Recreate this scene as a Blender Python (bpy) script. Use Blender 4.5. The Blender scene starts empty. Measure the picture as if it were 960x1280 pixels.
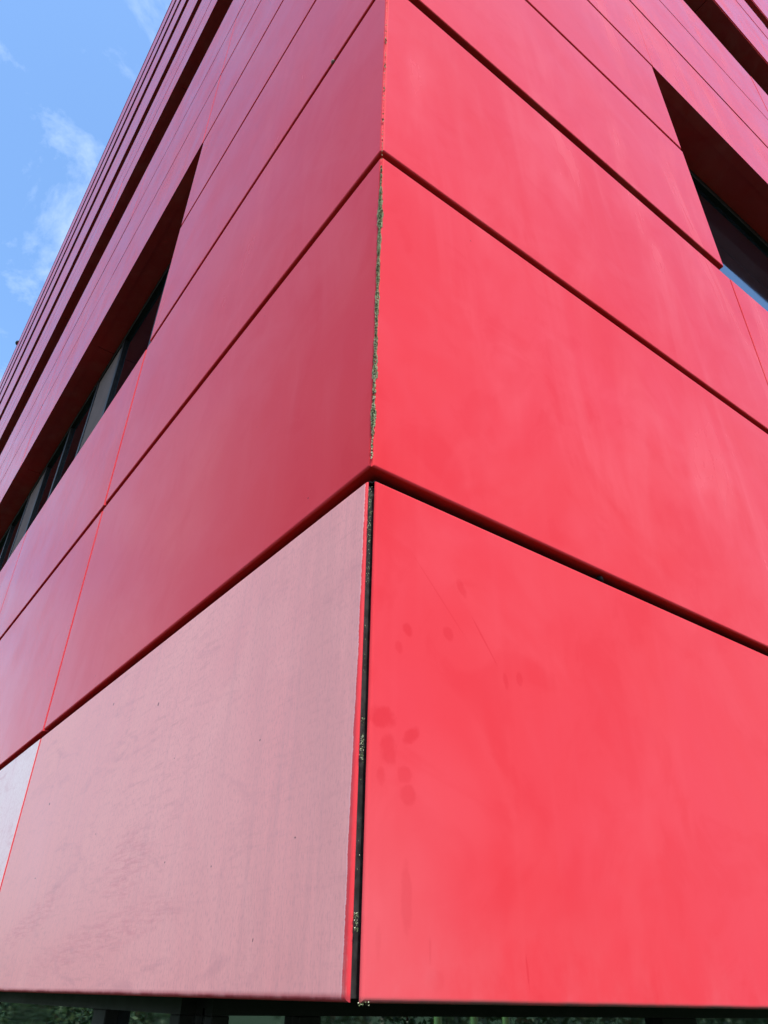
import bpy, bmesh, math, random
from mathutils import Matrix, Vector
random.seed(7)
S = 0.6                      # metres per survey unit
GROUND = -2.25               # the ground, metres below the lower edge of the cladding
sc = bpy.context.scene
C = sc.collection

# ---------------------------------------------------------------- camera
cam_d = bpy.data.cameras.new('camera')
cam = bpy.data.objects.new('camera', cam_d)
C.objects.link(cam)
r = Vector((0.80134887, -0.59793593, 0.01768117))
u = Vector((-0.34005076, -0.43101789, 0.8358164))
f = Vector((0.49214375, 0.67579302, 0.54872426))
m = Matrix((r, u, -f)).transposed().to_4x4()
m.translation = Vector((-0.85414819, -1.23300311, 0.00902822)) * S
cam.matrix_world = m
cam_d.sensor_fit = 'HORIZONTAL'
cam_d.sensor_width = 36.0
cam_d.lens = 923.537 * 36.0 / 960.0
cam_d.clip_start = 0.02
cam_d.clip_end = 3000
sc.camera = cam

# ---------------------------------------------------------------- sky, sun, exposure
SUN = Vector((-0.17, -0.50, 0.85)).normalized()          # towards the sun
elev = math.asin(SUN.z)
azim = math.atan2(SUN.x, SUN.y)                            # clockwise from +Y
W = bpy.data.worlds.new('World')
sc.world = W
W.use_nodes = True
nt = W.node_tree
nt.nodes.clear()
out = nt.nodes.new('ShaderNodeOutputWorld')
bg = nt.nodes.new('ShaderNodeBackground')
sky = nt.nodes.new('ShaderNodeTexSky')
sky.sky_type = 'NISHITA'
sky.sun_disc = False
sky.sun_elevation = elev
sky.sun_rotation = azim
sky.air_density = 1.0
sky.dust_density = 0.9
sky.ozone_density = 3.0
bg.inputs['Strength'].default_value = 0.15
tc = nt.nodes.new('ShaderNodeTexCoord')
mp = nt.nodes.new('ShaderNodeMapping')
mp.inputs['Location'].default_value = (-1.057, -2.095, 0.906)
mp.inputs['Rotation'].default_value = (0.2, 0.3, 0.5)
n1 = nt.nodes.new('ShaderNodeTexNoise')
n1.inputs['Scale'].default_value = 4.5
n1.inputs['Detail'].default_value = 9
n1.inputs['Roughness'].default_value = 0.62
n1.inputs['Distortion'].default_value = 0.35
rp = nt.nodes.new('ShaderNodeValToRGB')
rp.color_ramp.elements[0].position = 0.56
rp.color_ramp.elements[0].color = (0, 0, 0, 1)
rp.color_ramp.elements[1].position = 0.86
rp.color_ramp.elements[1].color = (0.60, 0.60, 0.60, 1)
mx = nt.nodes.new('ShaderNodeMixRGB')
mx.inputs['Color2'].default_value = (4.9, 5.3, 5.8, 1)
sat = nt.nodes.new('ShaderNodeMixRGB')
sat.blend_type = 'MULTIPLY'
sat.inputs['Fac'].default_value = 1.0
sat.inputs['Color2'].default_value = (0.88, 1.03, 1.08, 1)
L = nt.links.new
L(tc.outputs['Generated'], mp.inputs['Vector'])
L(mp.outputs['Vector'], n1.inputs['Vector'])
sep = nt.nodes.new('ShaderNodeSeparateXYZ')
L(tc.outputs['Generated'], sep.inputs[0])
bias = nt.nodes.new('ShaderNodeMapRange')
bias.inputs['From Min'].default_value = 0.90
bias.inputs['From Max'].default_value = 0.25
bias.inputs['To Min'].default_value = 0.0
bias.inputs['To Max'].default_value = 0.27
L(sep.outputs['Z'], bias.inputs['Value'])
addn = nt.nodes.new('ShaderNodeMath')
addn.operation = 'ADD'
L(n1.outputs['Fac'], addn.inputs[0])
L(bias.outputs['Result'], addn.inputs[1])
L(addn.outputs[0], rp.inputs['Fac'])
L(rp.outputs['Color'], mx.inputs['Fac'])
L(sky.outputs['Color'], sat.inputs['Color1'])
L(sat.outputs['Color'], mx.inputs['Color1'])
L(mx.outputs['Color'], bg.inputs['Color'])
L(bg.outputs['Background'], out.inputs['Surface'])

sd = bpy.data.lights.new('sun', 'SUN')
sd.energy = 2.2
sd.angle = math.radians(0.53)
sd.color = (1.0, 0.95, 0.88)
so = bpy.data.objects.new('sun', sd)
C.objects.link(so)
so.rotation_euler = (-SUN).to_track_quat('-Z', 'Y').to_euler()
so.location = SUN * 60

sc.view_settings.view_transform = 'Standard'
sc.view_settings.look = 'None'
sc.view_settings.gamma = 1.0
sc.cycles.max_bounces = 6
sc.cycles.diffuse_bounces = 3
sc.cycles.glossy_bounces = 3
sc.view_settings.exposure = 1.25

# ---------------------------------------------------------------- materials
class G:
    """small helper to wire node trees"""
    def __init__(s, name):
        s.m = bpy.data.materials.new(name)
        s.m.use_nodes = True
        s.t = s.m.node_tree
        s.b = s.t.nodes['Principled BSDF']
        s.pos = s.t.nodes.new('ShaderNodeNewGeometry').outputs['Position']
        s.tc = s.t.nodes.new('ShaderNodeTexCoord')
        s.obj = s.tc.outputs['Object']
        s.rnd = s.t.nodes.new('ShaderNodeObjectInfo').outputs['Random']
    def set(s, sock, v):
        if isinstance(v, bpy.types.NodeSocket): s.t.links.new(v, sock)
        elif isinstance(v, tuple) and sock.type == 'RGBA': sock.default_value = (*v[:3], 1)
        else: sock.default_value = v
    def noise(s, vec, scale, detail=4, rough=0.55, stretch=None, loc=None, rot=None, dist=0.0):
        if stretch or loc or rot:
            mp = s.t.nodes.new('ShaderNodeMapping')
            s.set(mp.inputs['Vector'], vec)
            if rot: mp.inputs['Rotation'].default_value = rot
            if stretch: mp.inputs['Scale'].default_value = stretch
            if loc: mp.inputs['Location'].default_value = loc
            vec = mp.outputs['Vector']
        n = s.t.nodes.new('ShaderNodeTexNoise')
        s.set(n.inputs['Vector'], vec)
        n.inputs['Scale'].default_value = scale
        n.inputs['Detail'].default_value = detail
        n.inputs['Roughness'].default_value = rough
        n.inputs['Distortion'].default_value = dist
        return n.outputs['Fac']
    def ramp(s, v, a, b, lo=0.0, hi=1.0):
        n = s.t.nodes.new('ShaderNodeMapRange')
        n.interpolation_type = 'SMOOTHSTEP'
        s.set(n.inputs['Value'], v)
        n.inputs['From Min'].default_value = a
        n.inputs['From Max'].default_value = b
        n.inputs['To Min'].default_value = lo
        n.inputs['To Max'].default_value = hi
        return n.outputs['Result']
    def math(s, op, a, b=0.0, clamp=False):
        n = s.t.nodes.new('ShaderNodeMath')
        n.operation = op
        n.use_clamp = clamp
        s.set(n.inputs[0], a)
        s.set(n.inputs[1], b)
        return n.outputs[0]
    def mix(s, fac, a, b, mode='MIX'):
        n = s.t.nodes.new('ShaderNodeMixRGB')
        n.blend_type = mode
        s.set(n.inputs['Fac'], fac)
        s.set(n.inputs['Color1'], a)
        s.set(n.inputs['Color2'], b)
        return n.outputs['Color']
    def xyz(s, vec):
        n = s.t.nodes.new('ShaderNodeSeparateXYZ')
        s.set(n.inputs[0], vec)
        return n.outputs
    def vadd(s, a, k):
        n = s.t.nodes.new('ShaderNodeVectorMath')
        n.operation = 'ADD'
        s.set(n.inputs[0], a)
        s.set(n.inputs[1], k)
        return n.outputs[0]
    def specks(s, vec, scale, size, amount):
        v = s.t.nodes.new('ShaderNodeTexVoronoi')
        s.set(v.inputs['Vector'], vec)
        v.inputs['Scale'].default_value = scale
        near = s.ramp(v.outputs['Distance'], size, size * 0.6)
        sep = s.t.nodes.new('ShaderNodeSeparateColor')
        s.set(sep.inputs[0], v.outputs['Color'])
        pick = s.math('LESS_THAN', sep.outputs[0], amount)
        return s.math('MULTIPLY', near, pick)
    def ellipse(s, xs, zs, cx, cz, rx, rz, ang=0.0, warp=None, soft=False):
        a = s.math('SUBTRACT', xs, cx)
        b = s.math('SUBTRACT', zs, cz)
        ca, sa = math.cos(ang), math.sin(ang)
        p = s.math('ADD', s.math('MULTIPLY', a, ca / rx), s.math('MULTIPLY', b, sa / rx))
        q = s.math('ADD', s.math('MULTIPLY', a, -sa / rz), s.math('MULTIPLY', b, ca / rz))
        d = s.math('ADD', s.math('MULTIPLY', p, p), s.math('MULTIPLY', q, q))
        if warp is not None: d = s.math('ADD', d, warp)
        return s.ramp(d, 2.2, 0.0) if soft else s.ramp(d, 1.5, 0.35)
    def bump(s, h, strength, dist, prev=None):
        n = s.t.nodes.new('ShaderNodeBump')
        n.inputs['Strength'].default_value = strength
        n.inputs['Distance'].default_value = dist
        s.set(n.inputs['Height'], h)
        if prev is not None: s.set(n.inputs['Normal'], prev)
        return n.outputs['Normal']
    def done(s, color, rough, normal=None, spec=0.5, metal=0.0, ior=1.5):
        s.set(s.b.inputs['Base Color'], color)
        s.set(s.b.inputs['Roughness'], rough)
        if normal is not None: s.set(s.b.inputs['Normal'], normal)
        s.b.inputs['Specular IOR Level'].default_value = spec
        s.b.inputs['Metallic'].default_value = metal
        s.b.inputs['IOR'].default_value = ior
        return s.m

RED = (0.66, 0.022, 0.046)
PALE_PINK = (0.72, 0.13, 0.15)

def paint_red(name, pale_streaks=0.30, stains=(), low_grime=False, rlo=0.17, rhi=0.25):
    g = G(name)
    base = g.mix(g.rnd, (0.612, 0.034, 0.041), (0.626, 0.038, 0.046))
    cloud = g.noise(g.pos, 2.2, 5, 0.55, dist=0.6)
    base = g.mix(g.ramp(cloud, 0.30, 0.75), base, (0.63, 0.043, 0.057))
    blot = g.noise(g.pos, 5.5, 4, 0.6, loc=(7, 2, 4), dist=1.2)
    base = g.mix(g.ramp(blot, 0.50, 0.64, 0.0, 0.28), base, (0.585, 0.022, 0.030))
    pale = g.noise(g.pos, 2.6, 3, 0.6, loc=(1, 8, 3), dist=1.5)
    base = g.mix(g.ramp(pale, 0.45, 0.75, 0.0, 0.10), base, PALE_PINK)
    # pale streaks mixed into the colour, slanting across the sheet
    streak = g.noise(g.pos, 2.0, 4, 0.55, stretch=(2.0, 2.0, 0.55), rot=(0.35, -0.60, 0.0), dist=0.9)
    streak = g.ramp(streak, 0.42, 0.75)
    big = g.ramp(g.noise(g.pos, 0.75, 3, 0.5, loc=(3, 1, 2)), 0.42, 0.62)
    fac = g.math('MULTIPLY', g.math('MULTIPLY', streak, big), pale_streaks)
    base = g.mix(fac, base, PALE_PINK)
    # faint vertical rain lines
    vl = g.ramp(g.noise(g.pos, 34, 2, 0.6, stretch=(1, 1, 0.025)), 0.50, 0.75)
    base = g.mix(g.math('MULTIPLY', vl, 0.025), base, PALE_PINK)
    o = g.xyz(g.obj)
    if stains:
        w = g.math('MULTIPLY', g.math('SUBTRACT', g.noise(g.obj, 55, 4, 0.65), 0.5), 2.6)
        tot = None
        for cx, cz, rx, rz, an, k in stains:
            e = g.math('MULTIPLY', g.ellipse(o[0], o[2], cx, cz, rx * (0.78 if rx > .004 else 1), rz * 0.85, an, w), k)
            tot = e if tot is None else g.math('MAXIMUM', tot, e)
        base = g.mix(g.math('MULTIPLY', tot, 0.75), base, (0.53, 0.014, 0.022))
    if low_grime:
        n = g.noise(g.obj, 9, 5, 0.65, stretch=(1.0, 1.0, 0.6))
        band = g.math('MULTIPLY', g.ramp(o[2], 0.15, 0.0), g.ramp(n, 0.38, 0.72))
        side = g.math('MULTIPLY', g.ramp(o[0], 0.22, 0.0), g.ramp(o[2], 0.34, 0.02))
        band = g.math('ADD', g.math('MULTIPLY', band, 0.30), g.math('MULTIPLY', side, 0.55), True)
        base = g.mix(g.math('MULTIPLY', band, 0.62), base, (0.62, 0.15, 0.16))
        lip = g.math('MULTIPLY', g.ramp(o[2], 0.007, 0.001), g.ramp(n, 0.3, 0.6, 0.4, 0.95))
        base = g.mix(lip, base, (0.10, 0.055, 0.045))
    sp = g.specks(g.pos, 16, 0.035, 0.028)
    base = g.mix(g.math('MULTIPLY', sp, 0.75), base, (0.10, 0.012, 0.018))
    rough = g.ramp(g.noise(g.pos, 3.0, 5, 0.6, loc=(5, 5, 5)), 0.3, 0.75, rlo, rhi)
    rough = g.math('ADD', rough, g.math('MULTIPLY', fac, 0.25))
    # the rolled edges have lost their gloss
    tn = g.xyz(g.t.nodes.new('ShaderNodeNewGeometry').outputs['True Normal'])
    big3 = g.math('MAXIMUM', g.math('MAXIMUM', g.math('ABSOLUTE', tn[0]), g.math('ABSOLUTE', tn[1])), g.math('ABSOLUTE', tn[2]))
    rough = g.math('ADD', rough, g.ramp(big3, 0.9995, 0.985, 0.0, 0.42))
    h = g.noise(g.pos, 1.7, 2, 0.4, stretch=(1, 1, 0.75))
    nrm = g.bump(h, 0.05, 0.004)
    return g.done(base, rough, nrm, spec=0.035)

FLECKS = [(0.2674, 0.3243, 0.0019, 0.0017), (1.4294, 0.4141, 0.0045, 0.0034), (1.3863, 0.2338, 0.0036, 0.0018), (0.5642, 0.1868, 0.0018, 0.0016),
          (0.3802, 0.1628, 0.0015, 0.0016), (0.1408, 0.1728, 0.0018, 0.0012), (0.2271, 0.0630, 0.0012, 0.0022), (0.6005, 0.3644, 0.0014, 0.0014)]

def paint_faded(name, body, edge_strip):
    """powder coat bleached to a dull chalky pink"""
    g = G(name)
    p = g.xyz(g.pos)
    big = g.noise(g.pos, 2.0, 5, 0.6, dist=0.8)
    base = g.mix(g.ramp(big, 0.32, 0.72), body, tuple(min(1, c * k) for c, k in zip(body, (1.06, 1.22, 1.20))))
    # wiping arcs
    arc = g.noise(g.pos, 5.0, 7, 0.68, stretch=(1, 1.0, 3.6), rot=(0.42, 0, 0), dist=0.9)
    base = g.mix(g.math('MULTIPLY', g.ramp(arc, 0.52, 0.72), 0.42), base, (0.58, 0.22, 0.225))
    # rain lines
    vl = g.noise(g.pos, 60, 4, 0.65, stretch=(1, 1, 0.03))
    base = g.mix(g.math('MULTIPLY', g.ramp(vl, 0.48, 0.72), 0.22), base, (0.56, 0.25, 0.25))
    cross = g.noise(g.pos, 300, 2, 0.7, stretch=(1, 1.0, 0.35))
    base = g.mix(g.math('MULTIPLY', g.ramp(cross, 0.48, 0.68), 0.45), base, (0.56, 0.22, 0.23))
    hatch = g.noise(g.pos, 46, 5, 0.75, stretch=(1, 0.22, 2.2), rot=(0.22, 0, 0))
    patch = g.ramp(g.noise(g.pos, 2.3, 3, 0.5, loc=(2, 6, 9)), 0.42, 0.62)
    base = g.mix(g.math('MULTIPLY', g.math('MULTIPLY', g.ramp(hatch, 0.50, 0.68), patch), 0.30), base, (0.55, 0.21, 0.20))
    # reddish rubbed smear low down at the far end
    arc2 = g.noise(g.pos, 60, 6, 0.75, stretch=(1, 0.25, 2.4), rot=(0.5, 0, 0))
    w = g.math('MULTIPLY', g.math('SUBTRACT', g.noise(g.pos, 24, 6, 0.7, stretch=(1, 1, 2.6), rot=(0.4, 0, 0)), 0.5), 2.6)
    sm = None
    for cy, cz, ry, rz, an, k in ((1.33, 0.140, 0.20, 0.030, -0.20, 1.0), (0.85, 0.085, 0.34, 0.030, -0.1, 0.8),
                                  (0.75, 0.20, 0.10, 0.06, -0.1, 0.8)):
        e = g.math('MULTIPLY', g.math('MULTIPLY', g.ellipse(p[1], p[2], cy, cz, ry, rz, an, w, soft=True), g.ramp(arc2, 0.42, 0.66)), k)
        sm = e if sm is None else g.math('MAXIMUM', sm, e)
    base = g.mix(g.math('MULTIPLY', sm, 0.55), base, (0.60, 0.16, 0.18))
    # dull dirt towards the corner side and scattered grime
    dirt = g.math('MULTIPLY', g.ramp(p[1], 0.62, 0.02), g.ramp(g.noise(g.pos, 12, 6, 0.7, stretch=(1, 1, 0.15)), 0.30, 0.65))
    base = g.mix(g.math('MULTIPLY', dirt, 0.42), base, (0.56, 0.225, 0.215))
    sp = g.specks(g.pos, 11, 0.05, 0.30)
    base = g.mix(g.math('MULTIPLY', sp, 0.85), base, (0.13, 0.035, 0.04))
    spots = None
    wob = g.math('MULTIPLY', g.math('SUBTRACT', g.noise(g.pos, 400, 2, 0.6), 0.5), 2.0)
    for cy, cz, ry, rz in FLECKS:
        e = g.ellipse(p[1], p[2], cy, cz, ry, rz, 0.25, wob)
        spots = e if spots is None else g.math('MAXIMUM', spots, e)
    base = g.mix(g.math('MULTIPLY', spots, 0.9), base, (0.10, 0.035, 0.04))
    sp2 = g.specks(g.vadd(g.pos, (3.1, 2.2, 1.3)), 42, 0.06, 0.05)
    base = g.mix(g.math('MULTIPLY', sp2, 0.7), base, (0.30, 0.06, 0.07))
    rough = g.ramp(big, 0.3, 0.7, 0.42, 0.52)
    if edge_strip:
        rag = g.math('MULTIPLY', g.math('SUBTRACT', g.noise(g.pos, 130, 5, 0.75), 0.5), 0.006)
        rag2 = g.math('MULTIPLY', g.math('SUBTRACT', g.noise(g.pos, 9, 2, 0.5), 0.5), 0.006)
        lim = g.ramp(p[2], 0.02, 0.64, 0.0200, 0.0135)
        d = g.math('ADD', g.math('SUBTRACT', p[1], lim), g.math('ADD', rag, rag2))
        strip = g.ramp(d, 0.0006, -0.0006)
        rim = g.math('MULTIPLY', g.ramp(d, 0.0028, 0.0012), g.ramp(d, -0.0004, 0.0008))
        base = g.mix(g.math('MULTIPLY', rim, 0.5), base, (0.80, 0.42, 0.43))
        base = g.mix(strip, base, (0.63, 0.033, 0.042))
        grey = g.math('MULTIPLY', g.ramp(g.noise(g.pos, 22, 5, 0.7), 0.40, 0.66), g.ramp(p[2], 0.16, 0.0, 0.15, 0.9))
        base = g.mix(g.math('MULTIPLY', g.math('MULTIPLY', strip, grey), 0.7), base, (0.52, 0.22, 0.20))
    tn = g.xyz(g.t.nodes.new('ShaderNodeNewGeometry').outputs['True Normal'])
    base = g.mix(g.ramp(g.math('ABSOLUTE', tn[0]), 0.93, 0.80), base, (0.62, 0.033, 0.042))
    n = g.noise(g.pos, 14, 5, 0.7, stretch=(1, 1, 0.5))
    lip = g.math('MULTIPLY', g.ramp(p[2], 0.010, 0.002), g.ramp(n, 0.3, 0.6, 0.55, 1.0))
    base = g.mix(lip, base, (0.30, 0.022, 0.03))
    nrm = g.bump(g.noise(g.pos, 1.7, 2, 0.4), 0.4, 0.006)
    nrm = g.bump(arc, 0.10, 0.002, nrm)
    nrm = g.bump(g.noise(g.pos, 700, 2, 0.5, stretch=(1, 1, 0.4)), 0.10, 0.0005, nrm)
    return g.done(base, rough, nrm, spec=0.16)

def plain(name, col, rough, spec=0.5, metal=0.0, var=0.25, scale=20, bump=0.0, ior=1.5):
    g = G(name)
    n = g.noise(g.pos, scale, 5, 0.6)
    dark = tuple(c * (1 - var) for c in col)
    lite = tuple(min(1, c * (1 + var)) for c in col)
    base = g.mix(g.ramp(n, 0.3, 0.7), dark, lite)
    ro = g.ramp(n, 0.3, 0.7, max(0.0, rough - 0.05), min(1, rough + 0.05))
    nrm = g.bump(n, bump, 0.002) if bump else None
    return g.done(base, ro, nrm, spec, metal, ior)

M_RED = paint_red('red_paint')
M_RED_R2 = paint_red('red_paint_streaked', pale_streaks=0.55)
M_RED_LOW = paint_red('red_paint_spattered', pale_streaks=0.30, low_grime=True, rlo=0.28, rhi=0.38, stains=(
    (0.060, 0.430, 0.010, 0.012, 0.2, .55), (0.165, 0.528, 0.010, 0.018, 0.5, .45), (0.135, 0.445, 0.012, 0.013, 0.4, .45), (0.045, 0.40, 0.009, 0.011, 0, .40),
    (0.245, 0.400, 0.007, 0.015, 0.1, .45), (0.275, 0.410, 0.008, 0.014, 0, .40), (0.020, 0.300, 0.026, 0.016, 0, .60), (0.030, 0.262, 0.016, 0.022, 0, .55),
    (0.065, 0.285, 0.020, 0.010, 0.7, .60), (0.055, 0.235, 0.014, 0.012, 0.4, .45), (0.020, 0.228, 0.010, 0.012, 0, .45), (0.060, 0.212, 0.016, 0.014, 0, .55),
    (0.058, 0.100, 0.010, 0.042, 0.03, .65), (0.100, 0.022, 0.020, 0.012, 0, .3), (0.092, 0.050, 0.0018, 0.016, 0, .6), (0.245, 0.035, 0.0016, 0.022, 0.05, .6),
    (0.020, 0.055, 0.004, 0.020, 0.0, .5), (0.205, 0.455, 0.0016, 0.050, 0.62, .55), (0.120, 0.500, 0.0014, 0.090, 0.75, .35)))
M_FADED = paint_faded('faded_pink_paint', (0.800, 0.290, 0.272), True)
M_FADED2 = paint_faded('bleached_paint', (0.80, 0.53, 0.515), False)
M_DARK = plain('dark_substructure', (0.018, 0.016, 0.016), 0.7)
M_FRAME = plain('bronze_frame', (0.014, 0.012, 0.012), 0.5, spec=0.15)
M_ALU = plain('grey_render', (0.15, 0.105, 0.095), 0.9, spec=0.03, var=0.08, scale=6)
M_SEAL = plain('weathered_sealant', (0.17, 0.13, 0.105), 0.8, var=0.5, scale=260, bump=0.4)
M_RAIL = plain('dark_rail', (0.026, 0.023, 0.022), 0.5, var=0.4, scale=90)
M_GLASS = plain('window_glass', (0.006, 0.007, 0.009), 0.0, spec=0.5, var=0.2, scale=1.5, ior=2.3)
M_GLASS.node_tree.nodes['Principled BSDF'].inputs['Specular Tint'].default_value = (0.48, 0.78, 1.0, 1)
M_GLASS_LOW = plain('ground_floor_glass', (0.006, 0.008, 0.010), 0.0, var=0.2, scale=1.5, ior=3.2)
M_ROOF = plain('roof_felt', (0.09, 0.09, 0.09), 0.9)
M_SOFFIT = plain('dark_soffit', (0.03, 0.03, 0.03), 0.8)

M_LICHEN = [plain('lichen_pale', (0.62, 0.59, 0.38), 0.95, spec=0.2, var=0.3, scale=500),
            plain('lichen_green', (0.18, 0.22, 0.09), 0.95, spec=0.2, var=0.4, scale=300),
            plain('lichen_dark', (0.035, 0.032, 0.020), 0.95, spec=0.2, var=0.4, scale=300)]

def mat_leaf():
    g = G('hedge_leaf')
    a = g.noise(g.pos, 7, 4, 0.6)
    col = g.mix(g.ramp(a, 0.35, 0.65), (0.035, 0.090, 0.035), (0.085, 0.18, 0.065))
    return g.done(col, 0.5, None, spec=0.4)
M_LEAF = mat_leaf()
M_TWIG = plain('hedge_twig', (0.06, 0.045, 0.03), 0.9)

def mat_ground():
    g = G('mown_grass')
    a = g.noise(g.pos, 1.2, 6, 0.65)
    b = g.noise(g.pos, 90, 4, 0.7)
    col = g.mix(g.ramp(a, 0.3, 0.7), (0.015, 0.045, 0.012), (0.024, 0.060, 0.015))
    col = g.mix(g.math('MULTIPLY', g.ramp(b, 0.45, 0.7), 0.6), col, (0.032, 0.080, 0.020))
    return g.done(col, 0.95, g.bump(b, 0.8, 0.02), spec=0.15)
M_GROUND = mat_ground()

# ---------------------------------------------------------------- mesh helpers
def link(name, me, mat, parent=None, loc=(0, 0, 0), rot=(0, 0, 0)):
    o = bpy.data.objects.new(name, me)
    C.objects.link(o)
    if mat is not None and not me.materials: me.materials.append(mat)
    o.location = loc
    o.rotation_euler = rot
    if parent is not None: o.parent = parent
    return o

def box_bm(bm, x0, x1, y0, y1, z0, z1):
    v = [bm.verts.new(p) for p in ((x0, y0, z0), (x1, y0, z0), (x1, y1, z0), (x0, y1, z0), (x0, y0, z1), (x1, y0, z1), (x1, y1, z1), (x0, y1, z1))]
    for q in ((0, 3, 2, 1), (4, 5, 6, 7), (0, 1, 5, 4), (1, 2, 6, 5), (2, 3, 7, 6), (3, 0, 4, 7)):
        bm.faces.new([v[i] for i in q])

def finish(bm, name, smooth=False):
    me = bpy.data.meshes.new(name)
    bm.normal_update()
    bm.to_mesh(me)
    bm.free()
    if smooth:
        me.polygons.foreach_set('use_smooth', [True] * len(me.polygons))
    return me

_cache = {}
def panel_mesh(w, h, t, mat, bev=0.0055, seg=5, cut=0):
    """folded sheet tray: rounded front edges, deep returns, open feel behind"""
    key = (round(w, 4), round(h, 4), round(t, 4), mat.name, bev, cut)
    if key in _cache: return _cache[key]
    bm = bmesh.new()
    box_bm(bm, 0, w, 0, t, 0, h)
    bm.normal_update()
    front = [e for e in bm.edges if all(abs(v.co.y) < 1e-7 for v in e.verts)]
    vert = [e for e in bm.edges if abs(e.verts[0].co.z - e.verts[1].co.z) > h * .5 and abs(e.verts[0].co.y) > 1e-7]
    bmesh.ops.bevel(bm, geom=front, offset=bev, segments=seg, affect='EDGES', profile=0.5)
    if cut:                       # mitred back at the building corner, so the joint opens behind the front lip
        for v in bm.verts:
            if v.co.y > t * .9:
                if cut < 0 and v.co.x < 1e-6: v.co.x = -t * cut
                if cut > 0 and v.co.x > w - 1e-6: v.co.x = w - t * cut
    me = finish(bm, 'cladding_panel')          # flat sheet, the rolled edge in fine facets
    me.materials.append(mat)
    _cache[key] = me
    return me

def simple_box(name, x0, x1, y0, y1, z0, z1, mat, parent, bev=0.0):
    """box in world metres"""
    bm = bmesh.new()
    box_bm(bm, 0, x1 - x0, 0, y1 - y0, 0, z1 - z0)
    if bev:
        bmesh.ops.bevel(bm, geom=list(bm.edges), offset=bev, segments=2, affect='EDGES', profile=0.5)
    o = link(name, finish(bm, name), mat, None, (x0, y0, z0))
    put(o, parent)
    return o

def put(o, parent):
    """parent keeping the world placement (parents sit unrotated)"""
    if parent is None: return
    o.parent = parent
    p = parent
    off = Vector((0, 0, 0))
    while p is not None:
        off += p.location
        p = p.parent
    o.location = Vector(o.location) - off

def tag(o, label=None, cat=None, group=None, kind=None):
    if label: o['label'] = label
    if cat: o['category'] = cat
    if group: o['group'] = group
    if kind: o['kind'] = kind
    return o

# ---------------------------------------------------------------- ground
bm = bmesh.new()
box_bm(bm, -900, 900, -900, 900, GROUND - 0.3, GROUND)
gr = link('ground', finish(bm, 'ground'), M_GROUND)
tag(gr, 'short grass around the red building', kind='structure')

# ---------------------------------------------------------------- the building
B = bpy.data.objects.new('office_building', None)
C.objects.link(B)
B.location = (0, 0, GROUND)
tag(B, 'red metal clad office building seen up its corner', 'building')

T = 0.10          # depth of a cladding tray (units)
LEN_L, LEN_R = 55.0, 27.0
ROOF = 35.4
# rows: (z0, z1) of every course of cladding, in units. windows lie between the groups
ROWS_LOW = [(0.0, 1.095), (1.135, 2.503), (2.548, 3.905)]
ROWS_PIER = [(3.954, 5.262), (5.303, 6.520)]           # only on the corner pier, beside the first windows
ROWS_MID = [(6.560, 7.775), (7.822, 9.010), (9.060, 10.34)]
PIER2 = [(10.385, 11.50), (11.55, 12.60)]
ROWS_UP = [(12.64, 13.78), (13.83, 14.98), (15.02, 16.15)]
PIER3 = [(16.19, 17.60)]
ROWS_T1 = [(17.65, 21.25)]
PIER4 = [(21.30, 22.90)]
ROWS_T2 = [(22.95, 26.00)]
PIER5 = [(26.05, 27.50)]
ROWS_T3 = [(27.55, 30.25)]
PIER6 = [(30.30, 31.75)]
ROWS_T4 = [(31.80, ROOF)]
WIN = [(3.905, 6.560), (10.34, 12.64), (16.15, 17.65), (21.25, 22.95), (26.00, 27.55), (30.25, 31.80)]
HEAD_R = 0.05     # right face heads sit a touch higher in the photograph
JL = [2.90 + 3.17 * i for i in range(17)]
JR = [2.755 + 3.2 * i for i in range(8)]

# backing walls, with the window zones left open
def wall_mesh(length, left):
    bm = bmesh.new()
    zs = [0.03]
    ex = 0.06 if left else 0.22
    for a, b in WIN: zs += [a - 0.06, b + ex]
    zs.append(ROOF - 0.05)
    d0, d1 = T + 0.012, T + 0.08
    lo = 0.0
    for i in range(0, len(zs), 2):
        z0, z1 = zs[i], zs[i + 1]
        if left: box_bm(bm, d0 * S, d1 * S, (T + .02) * S, length * S, z0 * S, z1 * S)
        else: box_bm(bm, (T + .02) * S, length * S, d0 * S, d1 * S, z0 * S, z1 * S)
    j = JL[0] if left else JR[0]
    for a, b in WIN:       # the corner pier runs past the windows
        if left: box_bm(bm, d0 * S, d1 * S, (T + .02) * S, (j - .13) * S, (a - .06) * S, (b + .06) * S)
        else: box_bm(bm, (T + .02) * S, (j - .13) * S, d0 * S, d1 * S, (a - .06) * S, (b + .06) * S)
    return finish(bm, 'wall')

wl = link('wall', wall_mesh(LEN_L, True), M_DARK); put(wl, B)
wr = link('wall', wall_mesh(LEN_R, False), M_DARK); put(wr, B)
wl['label'] = 'shaded red clad wall running off to the left'
wr['label'] = 'sunlit red clad wall running off to the right'

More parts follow.
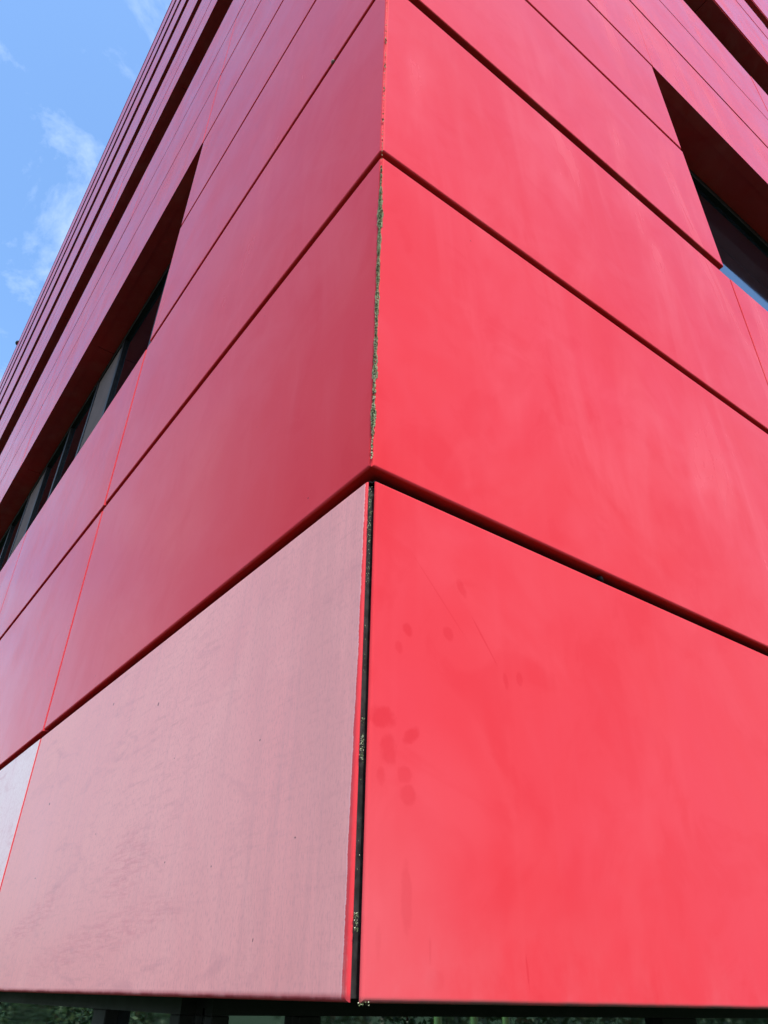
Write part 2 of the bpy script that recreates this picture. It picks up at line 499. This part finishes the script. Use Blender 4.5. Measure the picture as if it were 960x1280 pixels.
VG = 0.010        # vertical joint between neighbouring trays
def add_panel(left, a0, a1, z0, z1, mat, t=T, jit=1.0, label=None):
    w, h = (a1 - a0) * S, (z1 - z0) * S
    me = panel_mesh(w, h, t * S, mat, cut=0 if a0 > 0.05 else (1 if left else -1) * (2.0 if z0 < 0.5 else 1.0), bev=0.0044 if a0 < 0.05 else (0.0007 if z0 > 3 else (0.0035 if left else 0.0022)))
    j = random.uniform(-1, 1) * 0.0010 * jit
    jz = random.uniform(-1, 1) * 0.0012 * jit
    tw = random.uniform(-1, 1) * 0.0006 * jit
    if left:
        o = link('cladding_panel', me, None, None, (j, a1 * S, z0 * S + jz), (0, random.uniform(-1, 1) * .0005 * jit, -math.pi / 2 + tw * 0.6))
        put(o, wl)
    else:
        o = link('cladding_panel', me, None, None, (a0 * S, j, z0 * S + jz), (random.uniform(-1, 1) * .0005 * jit, 0, tw * 0.6))
        put(o, wr)
    if label: o['label'] = label
    return o

def course(left, rows, start, cols_len, mats=None, wide=1):
    J = JL if left else JR
    for ri, (z0, z1) in enumerate(rows):
        edges = [start] + [e for e in J if e > start + 0.5 and e < cols_len]
        if wide > 1: edges = edges[:1] + edges[1::wide]
        for i in range(len(edges) - 1):
            vg = (0.020 if left else 0.008) if z0 < 3.0 else 0.002
            a0 = edges[i] + (vg / 2 if i else 0)
            a1 = edges[i + 1] - vg / 2
            mat = M_RED
            lab = None
            jit = 1.0 if i else 0.25
            if rows[0][0] == 0.0 and ri == 0:
                if left:
                    if i == 0: mat, lab = M_FADED, 'bleached chalky pink panel with a red strip along the corner'
                    elif i < 4: mat, lab = M_FADED2, 'bleached pale lilac panel'
                else:
                    mat = M_RED_LOW
                    if i == 0: lab = 'lowest sunlit red panel with dark drip stains'
            elif not left: mat = M_RED_R2
            add_panel(left, a0, a1, z0, z1, mat, jit=jit, label=lab)

M_RUBBER = plain('black_rubber', (0.009, 0.008, 0.008), 0.85, spec=0.08)
def bounce_blocker(left, z, far):  # unseen black strip in the joint, added to stop red bounce light
    a, b = 0.02, far - .05
    if left: o = simple_box('bounce_blocker', 0.011 * S, (T + .01) * S, a * S, b * S, (z + .0006) * S, (z + .0046) * S, M_RUBBER, wl)
    else: o = simple_box('bounce_blocker', a * S, b * S, 0.011 * S, (T + .01) * S, (z + .0006) * S, (z + .0046) * S, M_RUBBER, wr)
C0, C1 = 0.0180, 0.0045     # half gaps at the corner: bottom course, courses above
for left in (True, False):
    up = 0.0 if left else HEAD_R
    def sh(rows, k=1.0): return [(a + up * k, b + up * k) for a, b in rows]
    ln = 34 if left else 21
    far0 = LEN_L if left else LEN_R
    rows_low = ROWS_LOW
    for z in (ROWS_LOW[0][1], ROWS_LOW[1][1]): bounce_blocker(left, z + .002, ln - 1.5)
    for z in (sh(ROWS_MID)[0][1], sh(ROWS_MID)[1][1]): bounce_blocker(left, z + .002, far0 - 2.5)
    for z in (ROWS_LOW[2][1], sh(ROWS_PIER)[0][1], sh(ROWS_PIER)[1][1]): bounce_blocker(left, z + .002, (JL if left else JR)[0] + .055)
    course(left, rows_low[:1], C0, ln)
    # keep the identity test for the first course
    for z in rows_low[1:]: course(left, [z], C1, ln)
    far = LEN_L if left else LEN_R
    for rows in (ROWS_MID,): course(left, sh(rows), C1, far)
    for rows in (ROWS_UP,): course(left, sh(rows, 3 if not left else 1), C1, far, wide=2)
    for rows in (ROWS_T1, ROWS_T2, ROWS_T3, ROWS_T4): course(left, sh(rows, 4), C1, far, wide=2)
    J0 = JL[0] if left else JR[0]
    for rows in (ROWS_PIER, PIER2, PIER3, PIER4, PIER5, PIER6):
        for z0, z1 in sh(rows, 1 if rows is ROWS_PIER else 2):
            add_panel(left, C1, J0 - 0.03, z0, z1, M_RED if left else M_RED_R2, jit=0.25)

# ---------------------------------------------------------------- ribbon windows
DEPTH = {True: 0.33, False: 0.395}
def window(left, k, z0, z1):
    d = DEPTH[left] if k == 0 else 0.34
    far = LEN_L if left else LEN_R
    J = JL if left else JR
    a0 = J[0] - 0.03
    def bx(name, a, b, p, q, lo, hi, mat, par, bev=0.0):
        if left: return simple_box(name, p * S, q * S, a * S, b * S, lo * S, hi * S, mat, par, bev)
        return simple_box(name, a * S, b * S, p * S, q * S, lo * S, hi * S, mat, par, bev)
    def jamb(w):
        bx('jamb', J[0] - 0.128, J[0] - 0.0312, T + 0.001, d + 0.05, z0 + 0.002, z1 + 0.010, M_RED, w)
    # frame: head and sill rails in the glass plane
    bm = bmesh.new()
    fr = []
    for lo, hi in ((z0 - 0.02, z0 + 0.10), (z1 - 0.115, z1 - 0.004)):
        fr.append((a0 + 0.02, far, d - 0.035, d + 0.06, lo, hi))
    for a, b, p, q, lo, hi in fr:
        if left: box_bm(bm, p * S, q * S, a * S, b * S, lo * S, hi * S)
        else: box_bm(bm, a * S, b * S, p * S, q * S, lo * S, hi * S)
    w = link('window', finish(bm, 'window'), M_FRAME)
    put(w, B)
    bx('added_sill', a0 + 0.04, far - 1.5, 0.014, d - 0.036, z0 + 0.012, z0 + 0.022, M_FRAME, w)  # unseen dark strip, added to keep red bounce off the soffit
    jamb(w)
    edges = [e for e in J if e < far - 1] + [far]
    n = min(len(edges) - 1, 9 if k == 0 else 16)
    for i in range(n):
        e0, e1 = edges[i], edges[i + 1]
        lo_e = a0 if i == 0 else e0 + 0.006
        # soffit tray over this bay, a child of the window
        bx('soffit_panel', lo_e, e1 - 0.006, 0.012, d + 0.10, z1 + 0.012, z1 + 0.06, M_RED, w, 0.002)
        if k == 0:
            pw = 0.52
            p0 = e0 + (0.06 if i == 0 else pw)
            p1 = e1 - pw + 0.08
            mid = (p0 + p1) / 2 if (left or i) else p1
            bx('pane', p0, mid - 0.03, d, d + 0.012, z0 + 0.08, z1 - 0.09, M_GLASS, w)
            if left or i: bx('pane', mid + 0.03, p1, d, d + 0.012, z0 + 0.08, z1 - 0.09, M_GLASS, w)
            if left or i: bx('mullion', mid - 0.045, mid + 0.045, d - 0.03, d + 0.05, z0 + 0.1003, z1 - 0.1153, M_FRAME, w, 0.002)
            bx('mullion', p0 - 0.07, p0 + 0.02, d - 0.03, d + 0.05, z0 + 0.1003, z1 - 0.1153, M_FRAME, w, 0.002)
            bx('mullion', p1 - 0.02, p1 + 0.07, d - 0.03, d + 0.05, z0 + 0.1003, z1 - 0.1153, M_FRAME, w, 0.002)
            bx('pilaster', p1 + 0.075, e1 + pw - 0.075, d - 0.022, d + 0.06, z0 + 0.1006, z1 - 0.1156, M_ALU if left else M_FRAME, w, 0.004)
        else:
            bx('pane', lo_e + 0.03, e1 - 0.03, d, d + 0.012, z0 + 0.08, z1 - 0.09, M_GLASS, w)
            bx('mullion', e1 - 0.05, e1 + 0.05, d - 0.03, d + 0.05, z0 + 0.1003, z1 - 0.1153, M_FRAME, w)
    w['label'] = 'ribbon window recessed under a dark red soffit'
    return w
for left in (True, False):
    for k, (z0, z1) in enumerate(WIN):
        up = 0 if left else (HEAD_R if k == 0 else HEAD_R * 2)
        zz0 = z0 + (0 if k == 0 else up) + (0.0 if left else (-0.02 if k == 0 else 0))
        window(left, k, zz0, z1 + up)

# core of the building behind the windows, and the roof slab
simple_box('core', 0.62 * S, LEN_L * 0.4 * S, 0.62 * S, LEN_L * S, 0.06 * S, (ROOF - 0.3) * S, M_DARK, B)
rf = simple_box('roof', 0.12 * S, LEN_R * S, 0.12 * S, LEN_L * S, (ROOF - 0.28) * S, (ROOF - 0.12) * S, M_ROOF, B)
# coping along both parapets
simple_box('coping', -0.02 * S, 0.5 * S, 0.52 * S, LEN_L * S, (ROOF + 0.01) * S, (ROOF + 0.10) * S, M_RED, rf, 0.006)
simple_box('coping', -0.02 * S, LEN_R * S, -0.02 * S, 0.5 * S, (ROOF + 0.21) * S, (ROOF + 0.30) * S, M_RED, rf, 0.006)
# a small bracket standing on the parapet
bm = bmesh.new()
bmesh.ops.create_uvsphere(bm, u_segments=12, v_segments=8, radius=0.13)
for v in bm.verts: v.co.z = v.co.z * 0.8 + 0.22
box_bm(bm, -0.04, 0.04, -0.04, 0.04, 0.0, 0.2)
o = link('roof_bracket', finish(bm, 'roof_bracket'), M_FRAME, None, (0.05 * S, 41.6 * S, (ROOF + 0.09) * S)); put(o, rf)

# ---------------------------------------------------------------- corner joint
bm = bmesh.new()
box_bm(bm, 0.088 * S, 0.125 * S, 0.088 * S, 0.125 * S, 0.01 * S, (ROOF - .06) * S)
cp = link('corner_post', finish(bm, 'corner_post'), M_DARK); put(cp, B)
# rail standing in the open joint of the lowest course
bm = bmesh.new()
box_bm(bm, 0.012 * S, 0.030 * S, 0.026 * S, 0.040 * S, 0.006 * S, 1.09 * S)
o = link('rail', finish(bm, 'rail'), M_RAIL); put(o, cp)
# weathered sealant filling the tight joint, course by course
for z0, z1 in ROWS_LOW[1:] + ROWS_PIER + ROWS_MID + PIER2 + ROWS_UP:
    bm = bmesh.new()
    box_bm(bm, 0.0060 * S, 0.0085 * S, 0.0060 * S, 0.0085 * S, (z0 + .012) * S, (z1 - .008) * S)
    o = link('sealant', finish(bm, 'sealant'), M_SEAL); put(o, cp)

# ---------------------------------------------------------------- recessed ground floor
GX, GY = 0.30, 1.20
zt, zb = -0.045 * S, GROUND + 0.03
def gf(left, length, bars, label):
    bm = bmesh.new()
    def add(a, b, p, q, lo, hi):
        if left: box_bm(bm, p, q, a, b, lo, hi)
        else: box_bm(bm, a, b, p, q, lo, hi)
    base = GX * S if left else GY * S
    s0 = (GY + 0.06) * S if left else GX * S
    add(s0, length * S, base - 0.03, base + 0.05, zt, 0.035 * S)
    add(s0, length * S, base - 0.03, base + 0.05, zb, zb + 0.10)
    w = link('shop_window', finish(bm, 'shop_window'), M_FRAME); put(w, B)
    w['label'] = label
    prev = s0
    for a, b in bars:
        if left: simple_box('mullion', base - 0.028, base + 0.048, a * S, b * S, zb + 0.1003, zt - 0.0003, M_FRAME, w, 0.002)
        else: simple_box('mullion', a * S, b * S, base - 0.028, base + 0.048, zb + 0.1003, zt - 0.0003, M_FRAME, w, 0.002)
        if left: simple_box('pane', base, base + 0.008, prev, a * S, zb + 0.09, zt + 0.01, M_GLASS_LOW, w)
        else: simple_box('pane', prev, a * S, base, base + 0.008, zb + 0.09, zt + 0.01, M_GLASS_LOW, w)
        prev = b * S
gf(True, 34, [(1.27, 1.34)] + [(1.91 + 1.9 * i, 2.04 + 1.9 * i) for i in range(15)], 'recessed ground floor glazing under the left wall')
gf(False, 21, [(0.303, 0.36), (0.60, 0.68)] + [(2.43 + 2.0 * i, 2.68 + 2.0 * i) for i in range(9)], 'recessed ground floor glazing under the right wall')
bm = bmesh.new()
box_bm(bm, 0.105 * S, LEN_R * S, 0.105 * S, 0.615 * S, 0.022 * S, 0.052 * S)
box_bm(bm, 0.105 * S, LEN_R * S, 0.615 * S, LEN_L * S, 0.036 * S, 0.050 * S)
o = link('soffit', finish(bm, 'soffit'), M_SOFFIT); put(o, B)
simple_box('plinth', (GX + 0.14) * S, 20 * S, (GY + 0.14) * S, 34 * S, GROUND + 0.004, 0.02 * S, M_DARK, B)

# small plugs and lumps caught in the joints
def lump(name, loc, rad, mat, parent, seed):
    rnd = random.Random(seed)
    bm = bmesh.new()
    bmesh.ops.create_icosphere(bm, subdivisions=2, radius=rad)
    for v in bm.verts:
        v.co *= 1 + rnd.uniform(-.22, .22)
        v.co.z *= 0.8
    o = link(name, finish(bm, name, True), mat, None, loc); put(o, parent)
    return o
lump('joint_plug', (0.905 * S, 0.022 * S, 1.118 * S), 0.0075, M_RUBBER, wr, 3)
lump('dirt_clump', (0.002 * S, 0.461 * S, 3.945 * S), 0.0065, M_SEAL, wl, 4)

# ---------------------------------------------------------------- lichen in the corner joint
def lichen():
    rnd = random.Random(11)
    bm = bmesh.new()
    # (z low, z high, half width, grains) in units
    prof = [(2.30, 2.44, .0045, 330), (2.245, 2.31, .0085, 260), (2.10, 2.255, .0150, 1500), (1.95, 2.10, .0095, 900), (1.80, 1.95, .0085, 800),
            (1.66, 1.80, .0095, 900), (1.60, 1.66, .0065, 250), (1.53, 1.60, .0095, 420), (1.485, 1.53, .0085, 250), (1.435, 1.485, .0135, 480),
            (1.41, 1.435, .0045, 70), (1.385, 1.415, .0080, 130), (1.34, 1.385, .0045, 120), (1.325, 1.34, .0075, 70), (1.265, 1.325, .0135, 640),
            (1.235, 1.265, .0060, 110), (1.15, 1.235, .0030, 120),
            (3.335, 3.36, .0075, 40), (3.13, 3.16, .0060, 35), (2.96, 2.975, .0060, 22), (2.73, 2.745, .0060, 26), (2.45, 3.9, .0020, 150)]
    def grain(c, s, rim=0.5):
        mi = rnd.choices((0, 1, 2), (0.30 + 0.45 * rim, 0.38 - 0.2 * rim, 0.32 - 0.25 * rim))[0]
        d = [Vector(q) * s * rnd.uniform(.6, 1.3) for q in ((1, 0, 0), (-1, 0, 0), (0, 1, 0), (0, -1, 0), (0, 0, 1), (0, 0, -1))]
        vs = [bm.verts.new(c + q) for q in d]
        for a, b, e in ((0, 2, 4), (2, 1, 4), (1, 3, 4), (3, 0, 4), (2, 0, 5), (1, 2, 5), (3, 1, 5), (0, 3, 5)):
            bm.faces.new((vs[a], vs[b], vs[e])).material_index = mi
    for z0, z1, w, n in prof:
        zc, hz = (z0 + z1) / 2, (z1 - z0) / 2
        for _ in range(int(n * 0.5)):
            z = rnd.uniform(z0, z1)
            q = (z - zc) / hz
            ww = w * 0.76 * (0.72 + 0.28 * math.sqrt(max(0, 1 - q * q))) * (0.8 + 0.3 * math.sin(z * 70) * math.sin(z * 23 + 1))
            s = rnd.uniform(-1, 1)
            s = s * ww + 0.001
            lift = rnd.uniform(0.0, 0.0060) * (1 - abs(s) / (ww + .002)) + 0.0004
            x = max(s, 0) * 1.25 - lift * .57
            y = max(-s, 0) * 1.25 - lift * .82
            grain(Vector((x, y, z)) * S, rnd.uniform(0.0007, 0.0018), min(1, (abs(s) / ww) ** 1.5))
    # crumbs deeper in the open joint below
    for z0, z1, n in ((0.90, 1.075, 240), (0.80, 0.90, 30), (0.475, 0.49, 16), (0.405, 0.455, 110), (0.105, 0.135, 70), (0.690, 0.70, 8), (0.2, 0.85, 30)):
        for _ in range(n):
            t = rnd.uniform(0.0, 1.0)
            grain(Vector((0.0075 - 0.004 * t + rnd.uniform(-.001, .002), 0.004 + 0.010 * t * rnd.random() + rnd.uniform(-.002, .002), rnd.uniform(z0, z1))) * S, rnd.uniform(0.0004, 0.0009), 0.0)
    for _ in range(24):
        grain(Vector((rnd.uniform(0.012, 0.034), rnd.uniform(-.001, .006), rnd.uniform(-0.004, 0.002))) * S, rnd.uniform(0.0004, 0.0009), 0.0)
    return finish(bm, 'lichen')
me = lichen()
for k in M_LICHEN: me.materials.append(k)
o = link('lichen', me, None)
tag(o, 'crusty grey green lichen growing in the vertical corner joint', 'lichen', kind='stuff')

# ---------------------------------------------------------------- hedges across the yard, mirrored in the ground floor glass
def hedge(name, x0, x1, y0, y1, h, n, label, seed):
    rnd = random.Random(seed)
    root = bpy.data.objects.new(name, None)
    C.objects.link(root)
    root.location = ((x0 + x1) / 2, (y0 + y1) / 2, GROUND)
    bm = bmesh.new()
    cx, cy = root.location.x, root.location.y
    for _ in range(n):
        x, y = rnd.uniform(x0, x1), rnd.uniform(y0, y1)
        top = h * (0.93 + 0.10 * math.sin(x * 1.7 + seed) * math.sin(y * 1.3 + 2))
        z = top * rnd.random() ** 0.7
        c = Vector((x - cx, y - cy, z))
        a = Vector((rnd.gauss(0, 1), rnd.gauss(0, 1), rnd.gauss(0, .6))).normalized()
        b = a.cross(Vector((rnd.gauss(0, 1), rnd.gauss(0, 1), rnd.gauss(0, 1)))).normalized()
        l, w = rnd.uniform(.06, .12), rnd.uniform(.03, .05)
        vs = [bm.verts.new(c + a * l), bm.verts.new(c + b * w), bm.verts.new(c - a * l), bm.verts.new(c - b * w)]
        bm.faces.new(vs)
    o = link('foliage', finish(bm, 'foliage'), M_LEAF, root)
    o['kind'] = 'stuff'
    bm = bmesh.new()
    k = int(max(x1 - x0, y1 - y0) / 0.8)
    for i in range(k):
        t = (i + .5) / k
        x = x0 + (x1 - x0) * (t if x1 - x0 > y1 - y0 else .5) - cx
        y = y0 + (y1 - y0) * (t if y1 - y0 >= x1 - x0 else .5) - cy
        res = bmesh.ops.create_cone(bm, cap_ends=True, segments=7, radius1=.04, radius2=.015, depth=h * .85)
        for v in res['verts']: v.co += Vector((x, y, h * .425))
    link('stem', finish(bm, 'stem'), M_TWIG, root)
    tag(root, label, 'hedge', 'hedges round the yard')
hedge('hedge', -6.2, -5.0, 1.0, 26.0, 3.1, 14000, 'long green hedge mirrored in the glazing under the left wall', 1)
hedge('hedge', 6.1, 24.0, -9.4, -8.2, 3.0, 16000, 'green hedge mirrored in the glazing under the right wall', 2)

# ---------------------------------------------------------------- slim green posts in front of that hedge
M_POST = plain('light_green_paint', (0.16, 0.42, 0.10), 0.5, var=0.15, scale=8)
for k, (x, lab) in enumerate(((7.75, 'light green slim post nearest the building corner mirrored in the glass'),
                              (8.45, 'light green slim post standing between two others'),
                              (9.10, 'light green slim post farthest from the building corner mirrored in the glass'))):
    root = bpy.data.objects.new('garden_post', None)
    C.objects.link(root)
    root.location = (x, -7.6, GROUND)
    tag(root, lab, 'post', 'posts in front of the hedge')
    bm = bmesh.new()
    res = bmesh.ops.create_cone(bm, cap_ends=True, segments=16, radius1=0.06, radius2=0.055, depth=2.8)
    for v in res['verts']: v.co.z += 1.4
    link('shaft', finish(bm, 'shaft', True), M_POST, root)
    bm = bmesh.new()
    bmesh.ops.create_uvsphere(bm, u_segments=14, v_segments=8, radius=0.075)
    for v in bm.verts: v.co.z = v.co.z * 0.7 + 2.83
    link('cap', finish(bm, 'cap', True), M_POST, root)
    bm = bmesh.new()
    res = bmesh.ops.create_cone(bm, cap_ends=True, segments=16, radius1=0.12, radius2=0.09, depth=0.06)
    for v in res['verts']: v.co.z += 0.03
    link('base', finish(bm, 'base'), M_POST, root)
